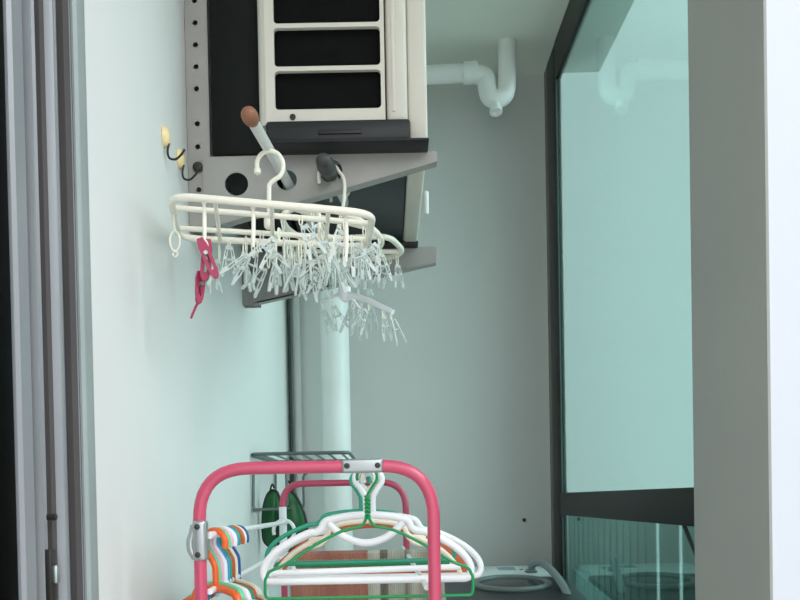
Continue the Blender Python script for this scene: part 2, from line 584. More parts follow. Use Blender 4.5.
# rounded corner post on the wall side
cpst = []
for k in range(9):
    a_ = math.radians(180 + 90 * k / 8)
    cpst.append((xe0 + .004 + .020 * math.cos(a_), ACY0 + .020 + .020 * math.sin(a_), zb))
cpst += [(xe0 + .004, ACY0 + .040, zb), (xe0 - .016, ACY0 + .040, zb)]
MB().prism(cpst, (0, 0, ztop - zb)).build('corner_post', CREAM, t)
holes = []
rows = [(-19, 24), (28.5, 66.5), (71, 109.5)]
o1 = P(275, 90, ACY0).x; o2 = P(381, 90, ACY0).x
z66 = P(330, 66.5, ACY0).z; z28 = P(330, 28.5, ACY0).z; z109 = P(330, 109.5, ACY0).z; z71 = P(330, 71, ACY0).z
pitch = z66 - z109
hgt = z71 - z109
zz = z109
while zz + hgt < ztop - .04:
    holes.append(rrect(o1, zz, o2, zz + hgt, .008)); zz += pitch
ep = plate([(xe0, zb), (xe1, zb), (xe1, ztop), (xe0, ztop)], holes, .010)
MB().mesh(ep, Matrix.Translation((0, ACY0 + .002, 0)) @ XZ).build('end_grille', CREAM, t)
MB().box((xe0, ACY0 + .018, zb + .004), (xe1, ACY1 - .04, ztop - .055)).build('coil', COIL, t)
rc = MB().box((P(211, 60, Y1).x, Y1 - .012, P(330, 155, Y1).z), (xe0 - .006, ACY1, ztop - .01), .004)  # dark filler standing in for the shaded wall beside the unit
rc.build('gap_shade', mat('gap_shade_dark', (11, 14, 13), .6, spec=.2), t)
q = P(293, 118, ACY0)
MB().lathe([(0, .006), (.003, .006), (.0035, .003)], (q.x, ACY0 - .003, q.z), (0, -1, 0), 12).build('screw', BOLT, t)
# bead on the corner strip, and front panel that reaches lower than the casing
bx = P(393, 60, ACY0).x
MB().box((bx - .004, ACY0 - .003, P(393, 112, ACY0).z), (bx + .004, ACY0 + .004, ztop - .04), .0025).build('bead', CREAM, t)
fx0 = P(411, 100, ACY0).x; fx1 = P(427.5, 100, ACY0).x
zf = P(420, 142.5, ACY0).z
MB().box((xr + .0005, ACY0 + .012, zf), (fx1, ACY1 - .005, ztop + .002), .007, 3).build('front_panel', CREAM, t)
zt = P(330, 142, ACY0).z
MB().box((xe0 + .001, ACY0 + .001, zt), (xr - .001, ACY1 - .03, zb - .0005), .006).build('base_tray', TRAY, t)
ebp = MB().box((xe0, ACY0 - .010, zt), (xr + .004, ACY0 + .0005, zb + .004), .006)
q0 = P(318, 130, ACY0 - .01); q1 = P(362, 134, ACY0 - .01)
ebp.box((q0.x, ACY0 - .014, q1.z), (q1.x, ACY0 - .009, q0.z), .002)
ebp.build('base_cover', BLACK, t)
zs = P(330, 153, Y1 - .03).z
for yy in (Y1 - .004, Y2 - .004):
    zarm = P(330, 155.5 if yy < 2 else 250.5, yy).z + .0015
    MB().box((xe0 - .004, (ACY0 - .014) if yy < 2 else yy - .035, zarm), (P(429, 147, ACY0).x, yy + .04, zt + .0005), .003).build('foot_rail', BLACK, t)
q = P(423, 165, 1.9)
MB().tube(smooth([(q.x + .012, 2.02, zf - .001), (q.x + .012, 2.02, zf - .05), (q.x + .012, 2.03, P(424, 200, 2.02).z)], 5), .005, n=8).build('drain_hose', PIPE, t)

# ------------------------------------------------------------------ two poles through the bracket holes
A = P(248, 113, 1.36); B = P(288, 183, 1.80)
d = (B - A).normalized()
t = thing('hanging_pole', 'white pole with brown end cap poking through the bracket', 'pole', A)
E = A + d * ((2.42 - A.y) / d.y)
MB().tube([A + d * .03, E], .0095, n=16).build('shaft', POLE, t)
MB().lathe([(-.004, .004), (0, .0095), (.006, .0125), (.016, .0135), (.03, .0125), (.038, .0105), (.040, .009)], A, d, 20).build('end_cap', RUBBER, t)
POLE_A, POLE_D = A, d
A2 = P(323, 160, 1.66); B2 = P(331, 175, 1.80)
d2 = (B2 - A2).normalized()
t = thing('hanging_pole', 'charcoal capped pole end poking through bracket right of the white pole', 'pole', A2)
E2 = A2 + d2 * ((2.42 - A2.y) / d2.y)
MB().tube([A2 + d2 * .02, E2], .011, n=16).build('shaft', POLE, t)
MB().lathe([(-.005, .005), (0, .012), (.008, .015), (.04, .0155), (.045, .018), (.075, .018), (.08, .0155), (.13, .0155), (.135, .012)], A2, d2, 20).build('end_cap', DARKCAP, t)


# ------------------------------------------------------------------ pinch hangers
def arm_plate(w0, w1, L, th):
    """one jaw of a peg: slim, slotted, thinner towards both ends; hangs down from the origin"""
    out = [(-w0 * .3, 0), (w0 * .3, 0), (w0 / 2, -L * .06), (w1 / 2, -L * .58), (w1 * .36, -L * .95), (w1 * .2, -L), (-w1 * .2, -L), (-w1 * .36, -L * .95), (-w1 / 2, -L * .58), (-w0 / 2, -L * .06)]
    hl = [rrect(-w1 * .24, -L * .70, w1 * .24, -L * .44, w1 * .2, 3), rrect(-w0 * .22, -L * .34, w0 * .22, -L * .12, w0 * .18, 3)]
    return plate(out, hl, th)


def clip_proto(opening, s=1.0):
    """hanging peg seen from its narrow side: two slotted jaws leaning apart on a spring"""
    L = .058 * s
    me = arm_plate(.007 * s, .0095 * s, L, .0032 * s)
    b = MB()
    for sg in (-1, 1):
        M = Matrix.Translation((sg * .0035 * s, 0, -.012 * s)) @ Matrix.Rotation(-sg * math.radians(opening), 4, 'Y') @ Matrix(((0, 0, 1, 0), (1, 0, 0, 0), (0, 1, 0, 0), (0, 0, 0, 1)))
        b.mesh(me, M)
    zc = -.012 * s - L * .40
    hw = .0035 * s + math.tan(math.radians(opening)) * L * .40
    b.tube([(-hw - .001, 0, zc), (hw + .001, 0, zc)], .0022 * s, n=8)
    b.tube([(-.005 * s, 0, -.015 * s), (.005 * s, 0, -.015 * s)], .0022 * s, n=8)
    return b


def clip_flat(s=1.0, opening=11):
    """the same peg seen broadside: the two jaws spread like an A with a cross piece"""
    b = MB()
    for sg in (-1, 1):
        M = Matrix.Translation((sg * .0036 * s, sg * .0020 * s, -.012 * s)) @ Matrix.Rotation(-sg * math.radians(opening), 4, 'Y') @ XZ
        b.mesh(arm_plate(.0052 * s, .0078 * s, .060 * s, .004 * s), M)
    w_ = .0036 * s + math.tan(math.radians(opening)) * .026 * s
    b.tube([(-w_, 0, -.038 * s), (w_, 0, -.038 * s)], .0021 * s, n=8)
    b.tube([(0, -.0045 * s, -.017 * s), (0, .0045 * s, -.017 * s)], .0034 * s, n=8)
    return b


def link_mesh(L):
    return MB().tube([(.0036 * math.cos(a), 0, -L / 2 + (L / 2) * math.sin(a)) for a in [k * 2 * math.pi / 14 for k in range(14)]], .0013, closed=True, n=6)


def mesh_only(mb, name, m):
    o = mb.build(name, m)
    me = o.data
    bpy.data.objects.remove(o)
    return me


CLIPS = [mesh_only(clip_flat(1.0, 10), 'clip', CLIP), mesh_only(clip_flat(1.0, 17), 'clip', CLIP), mesh_only(clip_proto(8), 'clip', CLIP), mesh_only(clip_flat(.94, 6), 'clip', CLIP)]
LINKS = {}


def add_clip(root, top, kind=0, link=.022, tilt=0.0, yaw=0.0, flip=False, lean=0.0):
    """top = world point on the rail; a link hangs from it, the peg from the link. Part: clip > link"""
    key = round(link, 3)
    if key not in LINKS:
        LINKS[key] = mesh_only(link_mesh(link), 'link', IVORY)
    base = Vector(root.location)
    c = bpy.data.objects.new('clip', CLIPS[kind]); COL.objects.link(c)
    c.parent = root
    p = Vector(top) - base + Vector((0, 0, -link + .012))
    R = Euler((lean, tilt, 0)).to_matrix().to_4x4()
    M = Matrix.Rotation(yaw, 4, 'Z') @ R
    if flip:
        M = M @ Matrix.Translation((0, 0, -.072)) @ Matrix.Rotation(math.pi, 4, 'Y')
    MC = Matrix.Translation(p) @ M
    c.matrix_basis = MC
    l = bpy.data.objects.new('link', LINKS[key]); COL.objects.link(l)
    l.parent = c
    l.matrix_basis = MC.inverted() @ Matrix.Translation(Vector(top) - base) @ Matrix.Rotation(yaw + .8, 4, 'Z')
    return c


YM = 1.537
NL = P(170, 195.5, 1.40); NR = P(373, 213.5, 1.40); FR_ = P(367, 247, 1.65); FL = P(179, 238, 1.65)
pc = POLE_A + POLE_D * ((YM - POLE_A.y) / POLE_D.y)
t = thing('pinch_hanger', 'large ivory rectangular pinch hanger hooked over the white pole', 'clothes hanger', pc, 'pinch hangers hanging below the air conditioner')
main = t
MB().tube(fillet([NL, NR, FR_, FL], .045, True, 7), .0062, closed=True, n=12).build('frame', IVORY, t)


b = MB()
for k in (.26, .74):
    b.tube([lerp(NL, FL, k) + Vector((.004, 0, 0)), lerp(NR, FR_, k) - Vector((.004, 0, 0))], .0048, n=10)
b.build('inner_rail', IVORY, t)
for k in (.22, .5, .78):
    MB().tube([lerp(NL, NR, k), lerp(FL, FR_, k)], .0038, n=8).build('cross_bar', IVORY, t)
# hook drawn from the photograph's shape, in its own vertical plane at the pole
def hook_at(Y, pxs):
    return [P(u, v, Y) for u, v in pxs]
hk = hook_at(YM, [(257.5, 171), (257, 163), (259, 157), (264, 152.5), (271, 151), (278, 154), (282.5, 161), (283, 169), (280, 176), (274, 180), (270, 184), (269, 190), (269, 226)])
MB().tube(smooth(hk, 4), .0040, n=10).build('hook', IVORY, t)
MB().lathe([(-.007, .002), (-.004, .006), (.003, .006), (.006, .002)], hk[0], (0, 0, 1), 10).build('hook_tip', IVORY, t)
hub = P(269, 222, YM)
MB().lathe([(-.012, .006), (-.008, .009), (.004, .009), (.009, .006), (.010, .004)], hub, (0, 0, 1), 14).build('hub', IVORY, t)
# ring on the left end
att = lerp(NL, FL, .32)
rp_ = P(175, 241, att.y)
att.z -= .004
MB().tube([rp_ + Vector((.0085 * math.cos(a_), 0, .0165 * math.sin(a_))) for a_ in [k * 2 * math.pi / 20 for k in range(20)]], .0018, closed=True, n=6).tube(
    [rp_ + Vector((.004 * math.cos(a_), 0, -.022 + .0045 * math.sin(a_))) for a_ in [k * 2 * math.pi / 12 for k in range(12)]], .0014, closed=True, n=6).tube(
    [rp_ + Vector((0, 0, .016)), lerp(rp_, att, .7), att], .0018, n=6).build('end_ring', IVORY, t)

# hangers of the yoke from the frame: slim droppers
for u, v0, v1, Y in ((253, 208, 247, 1.41), (204, 203, 248, 1.41), (346, 212, 262, 1.41), (319, 210, 240, 1.5)):
    bq = MB().tube([P(u, v0, Y), P(u + .5, (v0 + v1) / 2 - 8, Y), P(u + .5, (v0 + v1) / 2 + 8, Y), P(u, v1, Y)], [.0022, .0034, .0034, .0022], n=8)
    bq.lathe([(-.005, .002), (0, .0042), (.005, .002)], P(u, v0, Y), (0, 0, 1), 8)
    bq.build('dropper', IVORY, t)

spec = [  # px of the rail point, depth, kind, link, tilt(deg), yaw(deg), flip
    (229, 238, 1.63, 0, .012, 0, 10, 0), (246, 241, 1.60, 2, .030, 12, 30, 0), (258, 240, 1.64, 1, .020, 25, 15, 0),
    (262, 246, 1.56, 3, .030, -38, 0, 0), (272, 243, 1.62, 1, .028, -30, -10, 0), (279, 241, 1.53, 0, .022, 40, 20, 0),
    (284, 248, 1.60, 2, .038, -14, 60, 0), (289, 246, 1.64, 0, .030, 20, -20, 0), 
    (301, 240, 1.44, 0, .016, -24, 0, 0), (305, 248, 1.62, 3, .034, 10, 70, 0), (311, 243, 1.55, 2, .026, -8, 10, 0),
    (322, 244, 1.50, 3, .024, -18, 20, 0), (327, 247, 1.60, 1, .030, 30, 0, 0),
    (332, 249, 1.63, 2, .024, 6, 45, 0), (345, 246, 1.45, 0, .016, 12, 10, 0),
    (352, 246, 1.55, 1, .014, -18, 10, 0), (357, 249, 1.62, 0, .016, 14, -10, 0), (362, 246, 1.58, 3, .016, -6, 30, 0),
    (243, 240, 1.65, 3, .036, -22, 60, 0), (219, 239, 1.66, 3, .034, 14, 35, 0), (210, 239, 1.66, 2, .040, -8, 20, 0),
    (268, 246, 1.66, 0, .044, 34, 0, 0), (293, 248, 1.66, 1, .046, -36, 10, 0), (276, 247, 1.59, 3, .050, 8, 40, 0),
    (300, 249, 1.59, 2, .048, 18, 0, 0), (310, 249, 1.66, 0, .046, -20, 10, 0), (324, 250, 1.66, 3, .044, 24, 15, 0),
    (334, 250, 1.57, 0, .040, -26, 30, 0), (253, 243, 1.57, 0, .046, 44, 5, 0),
]
for (u, v, Y, kd, lk, ti, ya, fl) in spec:
    # rail plane height at that depth
    k = (Y - 1.40) / .25
    s_ = (u - 178) / 190
    z = lerp(lerp(NL, NR, s_), lerp(FL, FR_, s_), k).z
    p = P(u, v, Y); p.z = z - .003
    add_clip(t, p, kd, lk, math.radians(ti), math.radians(ya), bool(fl))

# red pegs held by the leftmost link
def peg(name, label, top, tilt, yaw, s=1.0, tail=False):
    r = thing(name, label, 'clothes peg', top, 'crimson pegs on the ivory pinch hanger')
    for sg in (-1, 1):
        M = Matrix.Translation(top) @ Matrix.Rotation(yaw, 4, 'Z') @ Matrix.Rotation(tilt + sg * math.radians(14 if not tail else 4), 4, 'Y')
        b = MB()
        out = [(-.005 * s, .003), (.005 * s, .003), (.0085 * s, -.012 * s), (.0085 * s, -.052 * s), (.006 * s, -.064 * s), (.002 * s, -.068 * s), (-.003 * s, -.068 * s), (-.0075 * s, -.060 * s), (-.0085 * s, -.045 * s), (-.0085 * s, -.012 * s)]
        me = plate(out, [rrect(-.0024 * s, -.054 * s, .0024 * s, -.020 * s, .0018, 3)], .008 * s)
        b.mesh(me, M @ Matrix.Translation((sg * .006 * s, sg * (.0045 if not tail else .004), 0)) @ XZ)
        b.build('jaw', CRIMSON, r)
    M = Matrix.Translation(top) @ Matrix.Rotation(yaw, 4, 'Z') @ Matrix.Rotation(tilt, 4, 'Y')
    MB().tube([M @ Vector((0, -.010, -.024 * s)), M @ Vector((0, .010, -.024 * s))], .0035, n=8).build('spring', CHROME, r)
    if tail:
        e_ = M @ Vector((0, 0, -.06 * s))
        MB().tube([e_, e_ + Vector((-.006, 0, -.012)), e_ + Vector((-.014, 0, -.030))], .0022, n=6).build('tail', CRIMSON, r)
    return r
peg('clothes_peg', 'upper crimson clothes peg pinched open below the ivory hanger', P(204, 240, 1.41), math.radians(-8), .1, .95)
peg('clothes_peg', 'lower crimson clothes peg dangling with a tail near the left wall', P(201, 274, 1.43), math.radians(6), .6, .72, True)
MB().tube([P(204, 246, 1.41) + Vector((.006 * math.cos(a_), 0, .010 * math.sin(a_))) for a_ in [k * 2 * math.pi / 14 for k in range(14)]], .0015, closed=True, n=6).tube(
    [P(203, 250, 1.41), P(202, 262, 1.42), P(201, 276, 1.43)], .0014, n=6).build('peg_chain', IVORY, t)

# second, oval hanger on the dark pole
YB = 1.78
pb2 = A2 + d2 * ((YB - A2.y) / d2.y)
t = thing('pinch_hanger', 'oval ivory pinch hanger tucked behind the large rectangular one', 'clothes hanger', pb2, 'pinch hangers hanging below the air conditioner')
ov = [P(u, v, Y) for u, v, Y in ((283, 217, 1.70), (292, 209, 1.69), (312, 207, 1.68), (340, 212, 1.68), (364, 223, 1.69), (379, 236, 1.72), (380, 246, 1.80), (366, 250, 1.86), (335, 247, 1.88), (305, 239, 1.86), (288, 229, 1.80))]
MB().tube(smooth(ov, 5, True), .0062, closed=True, n=10).build('frame', IVORY, t)
MB().tube([ov[1], lerp(ov[4], ov[5], .5)], .004, n=8).build('cross_bar', IVORY, t)
MB().tube([ov[2], ov[8]], .004, n=8).build('cross_bar', IVORY, t)
MB().tube(smooth([pb2 + Vector((-.022, 0, -.02)), pb2 + Vector((-.022, 0, .002)), pb2 + Vector((-.010, 0, .017)), pb2 + Vector((.008, 0, .016)), pb2 + Vector((.019, 0, .002)), P(344, 180, YB), P(344, 200, YB), P(338, 228, YB)], 5), .0036, n=8).build('hook', IVORY, t)
for (i, kd, lk, ti, ya) in ((0, 0, .02, 10, 0), (2, 1, .03, -20, 10), (3, 2, .03, 14, 20), (4, 0, .026, -14, 0), (5, 1, .012, 22, 15), (6, 0, .012, -8, 5), (7, 3, .024, 12, 0), (8, 0, .03, -22, 20), (9, 2, .03, 16, 0), (10, 3, .03, -10, 10)):
    add_clip(t, ov[i] - Vector((0, 0, .004)), kd, lk, math.radians(ti), math.radians(ya))

# third hanger, whose rounded end sticks out to the right
YC = 2.0
pb3 = A2 + d2 * ((YC - A2.y) / d2.y)
t = thing('pinch_hanger', 'ivory pinch hanger whose rounded end sticks out farthest right', 'clothes hanger', pb3, 'pinch hangers hanging below the air conditioner')
rc_ = [P(u, v, Y) for u, v, Y in ((300, 240, 1.92), (389, 236, 1.92), (404, 251, 2.02), (392, 258, 2.08), (296, 262, 2.08))]
MB().tube(fillet(rc_, .035, True, 6), .0066, closed=True, n=10).build('frame', IVORY, t)
MB().tube([lerp(rc_[0], rc_[4], .5), lerp(rc_[2], rc_[3], .1)], .005, n=8).build('cross_bar', IVORY, t)
MB().tube(smooth([pb3 + Vector((-.022, 0, -.02)), pb3 + Vector((-.022, 0, .002)), pb3 + Vector((-.010, 0, .017)), pb3 + Vector((.008, 0, .016)), pb3 + Vector((.019, 0, .002)), pb3 + Vector((.006, 0, -.03)), P(345, 249, YC)], 5), .0036, n=8).build('hook', IVORY, t)
for (u, v, Y, kd, lk, ti, ya) in ((390, 257, 2.06, 0, .016, 26, 0), (397, 253, 2.04, 3, .028, -4, 0), (376, 260, 2.08, 2, .01, 4, 0), (360, 260, 2.08, 1, .03, -10, 20), (366, 260, 2.08, 0, .024, 8, 0), (348, 261, 2.08, 3, .03, 16, 10), (330, 261, 2.08, 0, .03, -14, 0), (312, 262, 2.08, 1, .03, 10, 0)):
    add_clip(t, P(u, v, Y), kd, lk, math.radians(ti), math.radians(ya))

# fourth, lowest: a small hanger with spread arms
YD = 2.0
hubp = P(345, 293, YD)
t = thing('pinch_hanger', 'small lowest pinch hanger with slanting white arms before the drain pipe', 'clothes hanger', hubp, 'pinch hangers hanging below the air conditioner')
MB().lathe([(-.02, .006), (-.012, .014), (.012, .014), (.02, .006)], hubp, (0, 0, 1), 14).build('hub', WHITEP, t)
tipR = P(393, 312, YD - .10); tipL = P(321, 303, YD + .10); tipB = P(360, 309, YD + .02); tipT = P(371, 301, YD + .18)
for tp in (tipR, tipL, tipB, tipT):
    MB().tube([hubp, lerp(hubp, tp, .5) + Vector((0, 0, .004)), tp], [.0072, .0068, .0055] if tp is tipR else [.004, .004, .003], n=10).build('arm', WHITEP, t)
MB().tube([hubp, P(345, 270, YD), P(345, 262, YD)], .003, n=8).build('hook', IVORY, t)
for tp, fs in ((tipR, (.50, .80, .96)), (tipL, (.55, .95)), (tipB, (.5, .95)), (tipT, (.6, .95))):
    for i, f in enumerate(fs):
        add_clip(t, lerp(hubp, tp, f) - Vector((0, 0, .004)), (0, 3, 2)[i], .014, math.radians(random.choice((-20, 15, 28, -8))), math.radians(random.uniform(-20, 30)))

# ------------------------------------------------------------------ stick-on hooks on the left wall
for (u, v, lab) in ((163.5, 137, 'dark wire hook on a cream oval pad, upper and nearer on wall'), (178.5, 159, 'dark wire hook on a cream oval pad, lower and beside the perforated upright')):
    q = HX(u, v, WX)
    r = thing('wall_hook', lab, 'hook', q, 'stick-on hooks on the left wall')
    b = MB().lathe([(0, .0165), (.003, .0165), (.007, .0145), (.010, .010), (.0115, .004), (.0117, .0005)], (WX + .0005, q.y, q.z), (1, 0, 0), 28)
    b.v = [Vector((v_.x, v_.y, q.z + (v_.z - q.z) * 1.15)) for v_ in b.v]
    b.build('pad', HOOKC, r)
    x0, y0, z0 = WX + .007, q.y, q.z
    MB().tube(smooth([(x0 + .003, y0, z0 - .012), (x0, y0, z0 - .026), (x0 + .002, y0 + .004, z0 - .037), (x0 + .012, y0 + .01, z0 - .037), (x0 + .022, y0 + .012, z0 - .028), (x0 + .028, y0 + .014, z0 - .018)], 5), .0022, n=8).build('wire', DWIRE, r)

# ------------------------------------------------------------------ pink drying rack
RF, RR = 1.32, 2.47
fl = P(200, 545, RF); fr = P(434, 545, RF); ftl = P(200, 469, RF); ftr = P(430, 465.5, RF)
rl = P(283, 520, RR); rr_ = P(406, 520, RR); rtl = P(283, 484, RR)
zft = ftl.z; zrt = rtl.z
t = thing('drying_rack', 'pink tubular folding drying rack with silver joints', 'rack', (fl.x * .5 + fr.x * .5, (RF + RR) / 2, 0))
rack = t
xfl, xfr, xrl, xrr = fl.x, fr.x, rl.x, rr_.x
rtube = .0098
MB().tube(fillet([(xfl, RF, .012), (xfl, RF, zft), (xfr, RF, zft - .001), (xfr, RF, .012)], .078, n=10), rtube, n=16).build('front_frame', PINK, t)
MB().tube(fillet([(xrl, RR, zrt - .13), (xrl, RR, zrt), (xrr, RR, zrt), (xrr, RR, .012)], .075, n=10), rtube * .95, n=16).build('rear_frame', PINK, t)
MB().tube([(xrl, RR, .012), (xrl, RR, zrt - .20)], rtube * .95, n=14).build('rear_leg', PINK, t)
MB().tube([(xrl, RR, zrt - .205), (xrl, RR, zrt - .065)], rtube * 1.12, n=14).build('rear_sleeve', WHITEP, t)
# centre rail and its silver clamp
xc = P(363, 466, RF).x
ccx0 = P(342, 466, RF).x; ccx1 = P(383, 466, RF).x
cl = MB().box((ccx0, RF - .0115, zft - .0105), (ccx1, RF + .0115, zft + .0105), .004, 3).build('clamp', CHROME, t)
for xx in (ccx0 + .008, ccx1 - .008):
    MB().lathe([(0, .0045), (.002, .0042), (.003, .002)], (xx, RF - .0115, zft), (0, -1, 0), 12).build('screw', BOLT, cl)
zrail = zft - .006
MB().tube([(xc, RF + .012, zrail), (xc, RR - .008, zrt)], .0045, n=10).build('centre_rail', WHITEP, t)
# left side rail from the hinge
hz_ = P(200, 541, RF).z
lrx = xfl + .012
MB().tube([(lrx, RF + .01, hz_ + .008), (xrl + .012, RR - .006, P(280, 522, RR).z)], .0058, n=10).build('side_rail', WHITEP, t)
zj0 = P(200, 561, RF).z; zj1 = P(200, 520, RF).z
hb = MB().box((xfl - .0098, RF - .0125, zj0), (xfl + .0118, RF + .0125, zj1), .006, 3)
lat = [(xfl - .006 + .0, RF - .006, zj0 + .006)]
hb.tube(smooth([(xfl - .006, RF - .004, zj0 + .005), (xfl - .0125, RF - .004, zj0 + .016), (xfl - .0135, RF - .004, zj0 + .030), (xfl - .010, RF - .004, zj1 - .020), (xfl - .007, RF - .004, zj1 - .008)], 5), .0062, n=10)
hg = hb.build('hinge', CHROME, t)
for zz in (zj0 + .010, zj1 - .010):
    MB().lathe([(0, .0045), (.002, .0042), (.003, .002)], (xfl - .001, RF - .0125, zz), (0, -1, 0), 12).build('screw', BOLT, hg)
MB().tube([(xfl, RF, .35), (xfr, RF, .35)], .006, n=10).build('cross_bar', WHITEP, t)
MB().tube([(xrl, RR, .35), (xrr, RR, .35)], .006, n=10).build('cross_bar', WHITEP, t)
# bar across the rack that carries the mat
YT = 2.10
zt_ = P(340, 556, YT).z
ftk = (YT - RF) / (RR - RF)
xa = xfl + (xrl - xfl) * ftk + .012; xb = xfr + (xrr - xfr) * ftk + .02
MB().tube([(xa - .012, YT, zt_ - .002), (xb, YT, zt_ - .002)], .005, n=10).build('mat_bar', WHITEP, t)
MB().tube([(xfl + .011, RF + .01, zt_ - .002), (xrl + .011, RR - .01, zt_ - .002)], .005, n=8).tube([(xfr - .011, RF + .01, zt_ - .002), (xrr - .011, RR - .01, zt_ - .002)], .005, n=8).build('lower_rail', WHITEP, t)

# woven mat folded over that bar
x0m = P(291, 575, YT).x; x1m = P(444, 575, YT).x
b = MB()
nx = 60
prof_m = [(-.004 - .012, -.42), (-.013, -.30), (-.012, -.15), (-.011, -.03), (-.008, .001), (0, .0062), (.008, .001), (.011, -.03), (.013, -.2), (.016, -.36)]
V = []; Fc = []
for i in range(nx + 1):
    x = x0m + (x1m - x0m) * i / nx
    for (dy, dz) in prof_m:
        w = .003 * math.sin(i * .9) + .002 * math.sin(i * 2.3)
        V.append((x, YT + dy * (1.0) + w * min(1, -dz * 8 if dz < 0 else 0), zt_ + .004 + dz))
m_ = len(prof_m)
for i in range(nx):
    for j in range(m_ - 1):
        Fc.append((i * m_ + j, (i + 1) * m_ + j, (i + 1) * m_ + j + 1, i * m_ + j + 1))
b.add(V, Fc, True)
mt = b.build('woven_mat', MATM)
sol = mt.modifiers.new('thickness', 'SOLIDIFY'); sol.thickness = .003; sol.offset = 1
tag(mt, 'brown and grey striped woven mat folded over the rack behind hangers', 'mat')
b = MB()
for i in range(58):
    x = x0m + .002 + (x1m - x0m - .004) * i / 57
    b.box((x, YT - .020, zt_ - .022 - random.random() * .006), (x + .0022, YT - .0165, zt_ - .008 + random.random() * .003))
b.build('edge_stitching', mat('beige_stitch', (196, 172, 150), .9), mt)


# ------------------------------------------------------------------ clothes hangers
def hook_pts(rh, stem, side=1):
    """hook around a rail at the origin, opening on one side, stem going down to z = -stem"""
    out = []
    for k in range(13):
        a_ = math.radians(200 - 250 * k / 12)
        out.append(Vector((side * -rh * math.cos(math.pi - a_) if False else side * rh * math.cos(a_), 0, rh * math.sin(a_) - rh + .0065)))
    e_ = out[-1]
    out.append(Vector((side * rh * .25, 0, -rh * 2.0)))
    out.append(Vector((0, 0, -rh * 2.6)))
    out.append(Vector((0, 0, -stem)))
    return out


def make_hanger(label, loc, rz, mb, mh, half, drop, stem, r, low, notch=True, rh=.017, flatness=None, strap=False, arc=False, side=1, wire=False, bars=1, hrz=0.0):
    t = thing('clothes_hanger', label, 'clothes hanger', loc, None)
    R = Matrix.Rotation(rz, 4, 'Z')
    L = Vector(loc)

    def W(pts):
        return [L + (R @ Vector(p)) for p in pts]
    RH = Matrix.Rotation(hrz, 4, 'Z')
    z0 = -stem
    zs = z0 - drop
    zl = z0 - low
    pts = [(0, 0, z0)]
    sh = []
    if notch:
        prof_ = [(.0, 0), (.18, -.02), (.34, -.08), (.40, -.14), (.435, -.27), (.48, -.34), (.57, -.37), (.80, -.62), (.94, -.88)]
    elif wire:
        prof_ = [(.0, 0), (.06, -.17), (.24, -.25), (.5, -.48), (.80, -.82), (.95, -.94)]
    else:
        prof_ = [(.0, 0), (.3, -.10), (.62, -.40), (.88, -.82)]
    right = [(half * a_, 0, z0 + drop * c_) for a_, c_ in prof_]
    endr = [(half * .985, 0, zs - .004), (half * 1.0, 0, zs - .010), (half * 1.0, 0, zl + .008), (half * .985, 0, zl + .002), (half * .96, 0, zl)] if wire else [(half * 1.0, 0, zs - (low - drop) * .35), (half * .985, 0, zl + .004), (half * .94, 0, zl)]
    loop = right + endr + [(half * .86, 0, zl), (half * .4, 0, zl), (half * .1, 0, zl)]
    left = [(-x, y, z) for x, y, z in reversed(loop)][:-1]
    full = [Vector(p) for p in loop] + [Vector(p) for p in left]
    # loop goes right shoulder -> right end -> bottom bar -> left end -> left shoulder
    sm = smooth(full, 4, True)
    fa = None
    if flatness:
        fa = ((R @ Vector((0, 1, 0))), flatness, r)
    MB().tube(W(sm), r, closed=True, n=10, flat=fa).build('body', mb, t)
    hp = [RH @ p_ for p_ in hook_pts(rh, stem + (.004 if not wire else -.002), side)]
    if wire:
        MB().tube(W(smooth(hp, 3)), r, n=8).build('hook', mh, t)
        tw = MB()
        for ph in (0, math.pi):
            tw.tube(W([(.0032 * math.cos(k * .8 + ph), .0032 * math.sin(k * .8 + ph), -rh * 2.5 - (stem - rh * 2.5 + .004) * k / 22) for k in range(23)]), r * .9, n=6)
        tw.build('twist', mb, t)
    else:
        MB().tube(W(smooth(hp, 3)), r * .85 if r < .006 else .005, n=10).build('hook', mh, t)
    if strap:
        for sg in (-1, 1):
            s0 = (sg * half * .42, 0, z0 - drop * .30)
            MB().tube(W(smooth([s0, (sg * half * .50, 0, z0 - drop * .46), (sg * half * .60, 0, z0 - drop * .50), (sg * half * .62, 0, z0 - drop * .36), (sg * half * .55, 0, z0 - drop * .33)], 4)), r * .7, n=8).build('strap_hook', mb, t)
    if arc:
        a1 = [(-half * .36, 0, z0 - drop * .16), (-half * .2, 0, z0 - drop * .46), (0, 0, z0 - drop * .58), (half * .2, 0, z0 - drop * .46), (half * .36, 0, z0 - drop * .16)]
        MB().tube(W(smooth(a1, 6)), r * .95, n=10).build('lower_arc', mb, t)
    if bars == 2:
        MB().tube(W([(-half * .92, 0, zl + .014), (half * .90, 0, zl + .019)]), r * .8, n=10).build('trouser_bar', mb, t)
    return t


def rail_c(Y):
    k = (Y - RF) / (RR - RF)
    return Vector((xc, Y, zrail + (zrt - zrail) * k))


def rail_l(Y):
    k = (Y - RF) / (RR - RF)
    return Vector((lrx + (xrl + .012 - lrx) * k, Y, hz_ + .008 + (P(280, 522, RR).z - hz_ - .008) * k))


def cen(Y, label, m, half_px, top_v, end_v, low_v, r, **kw):
    p = rail_c(Y) + Vector((kw.pop('dxm', 0), 0, 0))
    # px -> metres at that depth
    k = Y / F
    px = CX + p.x * F / Y
    half = half_px * k
    z_top = P(px, top_v, Y).z; z_end = P(px, end_v, Y).z; z_low = P(px, low_v, Y).z
    rz = kw.pop('rz', 0)
    mh = kw.pop('mh', m)
    return make_hanger(label, p, rz, m, mh, half, z_top - z_end, p.z - z_top, r, z_top - z_low, **kw)


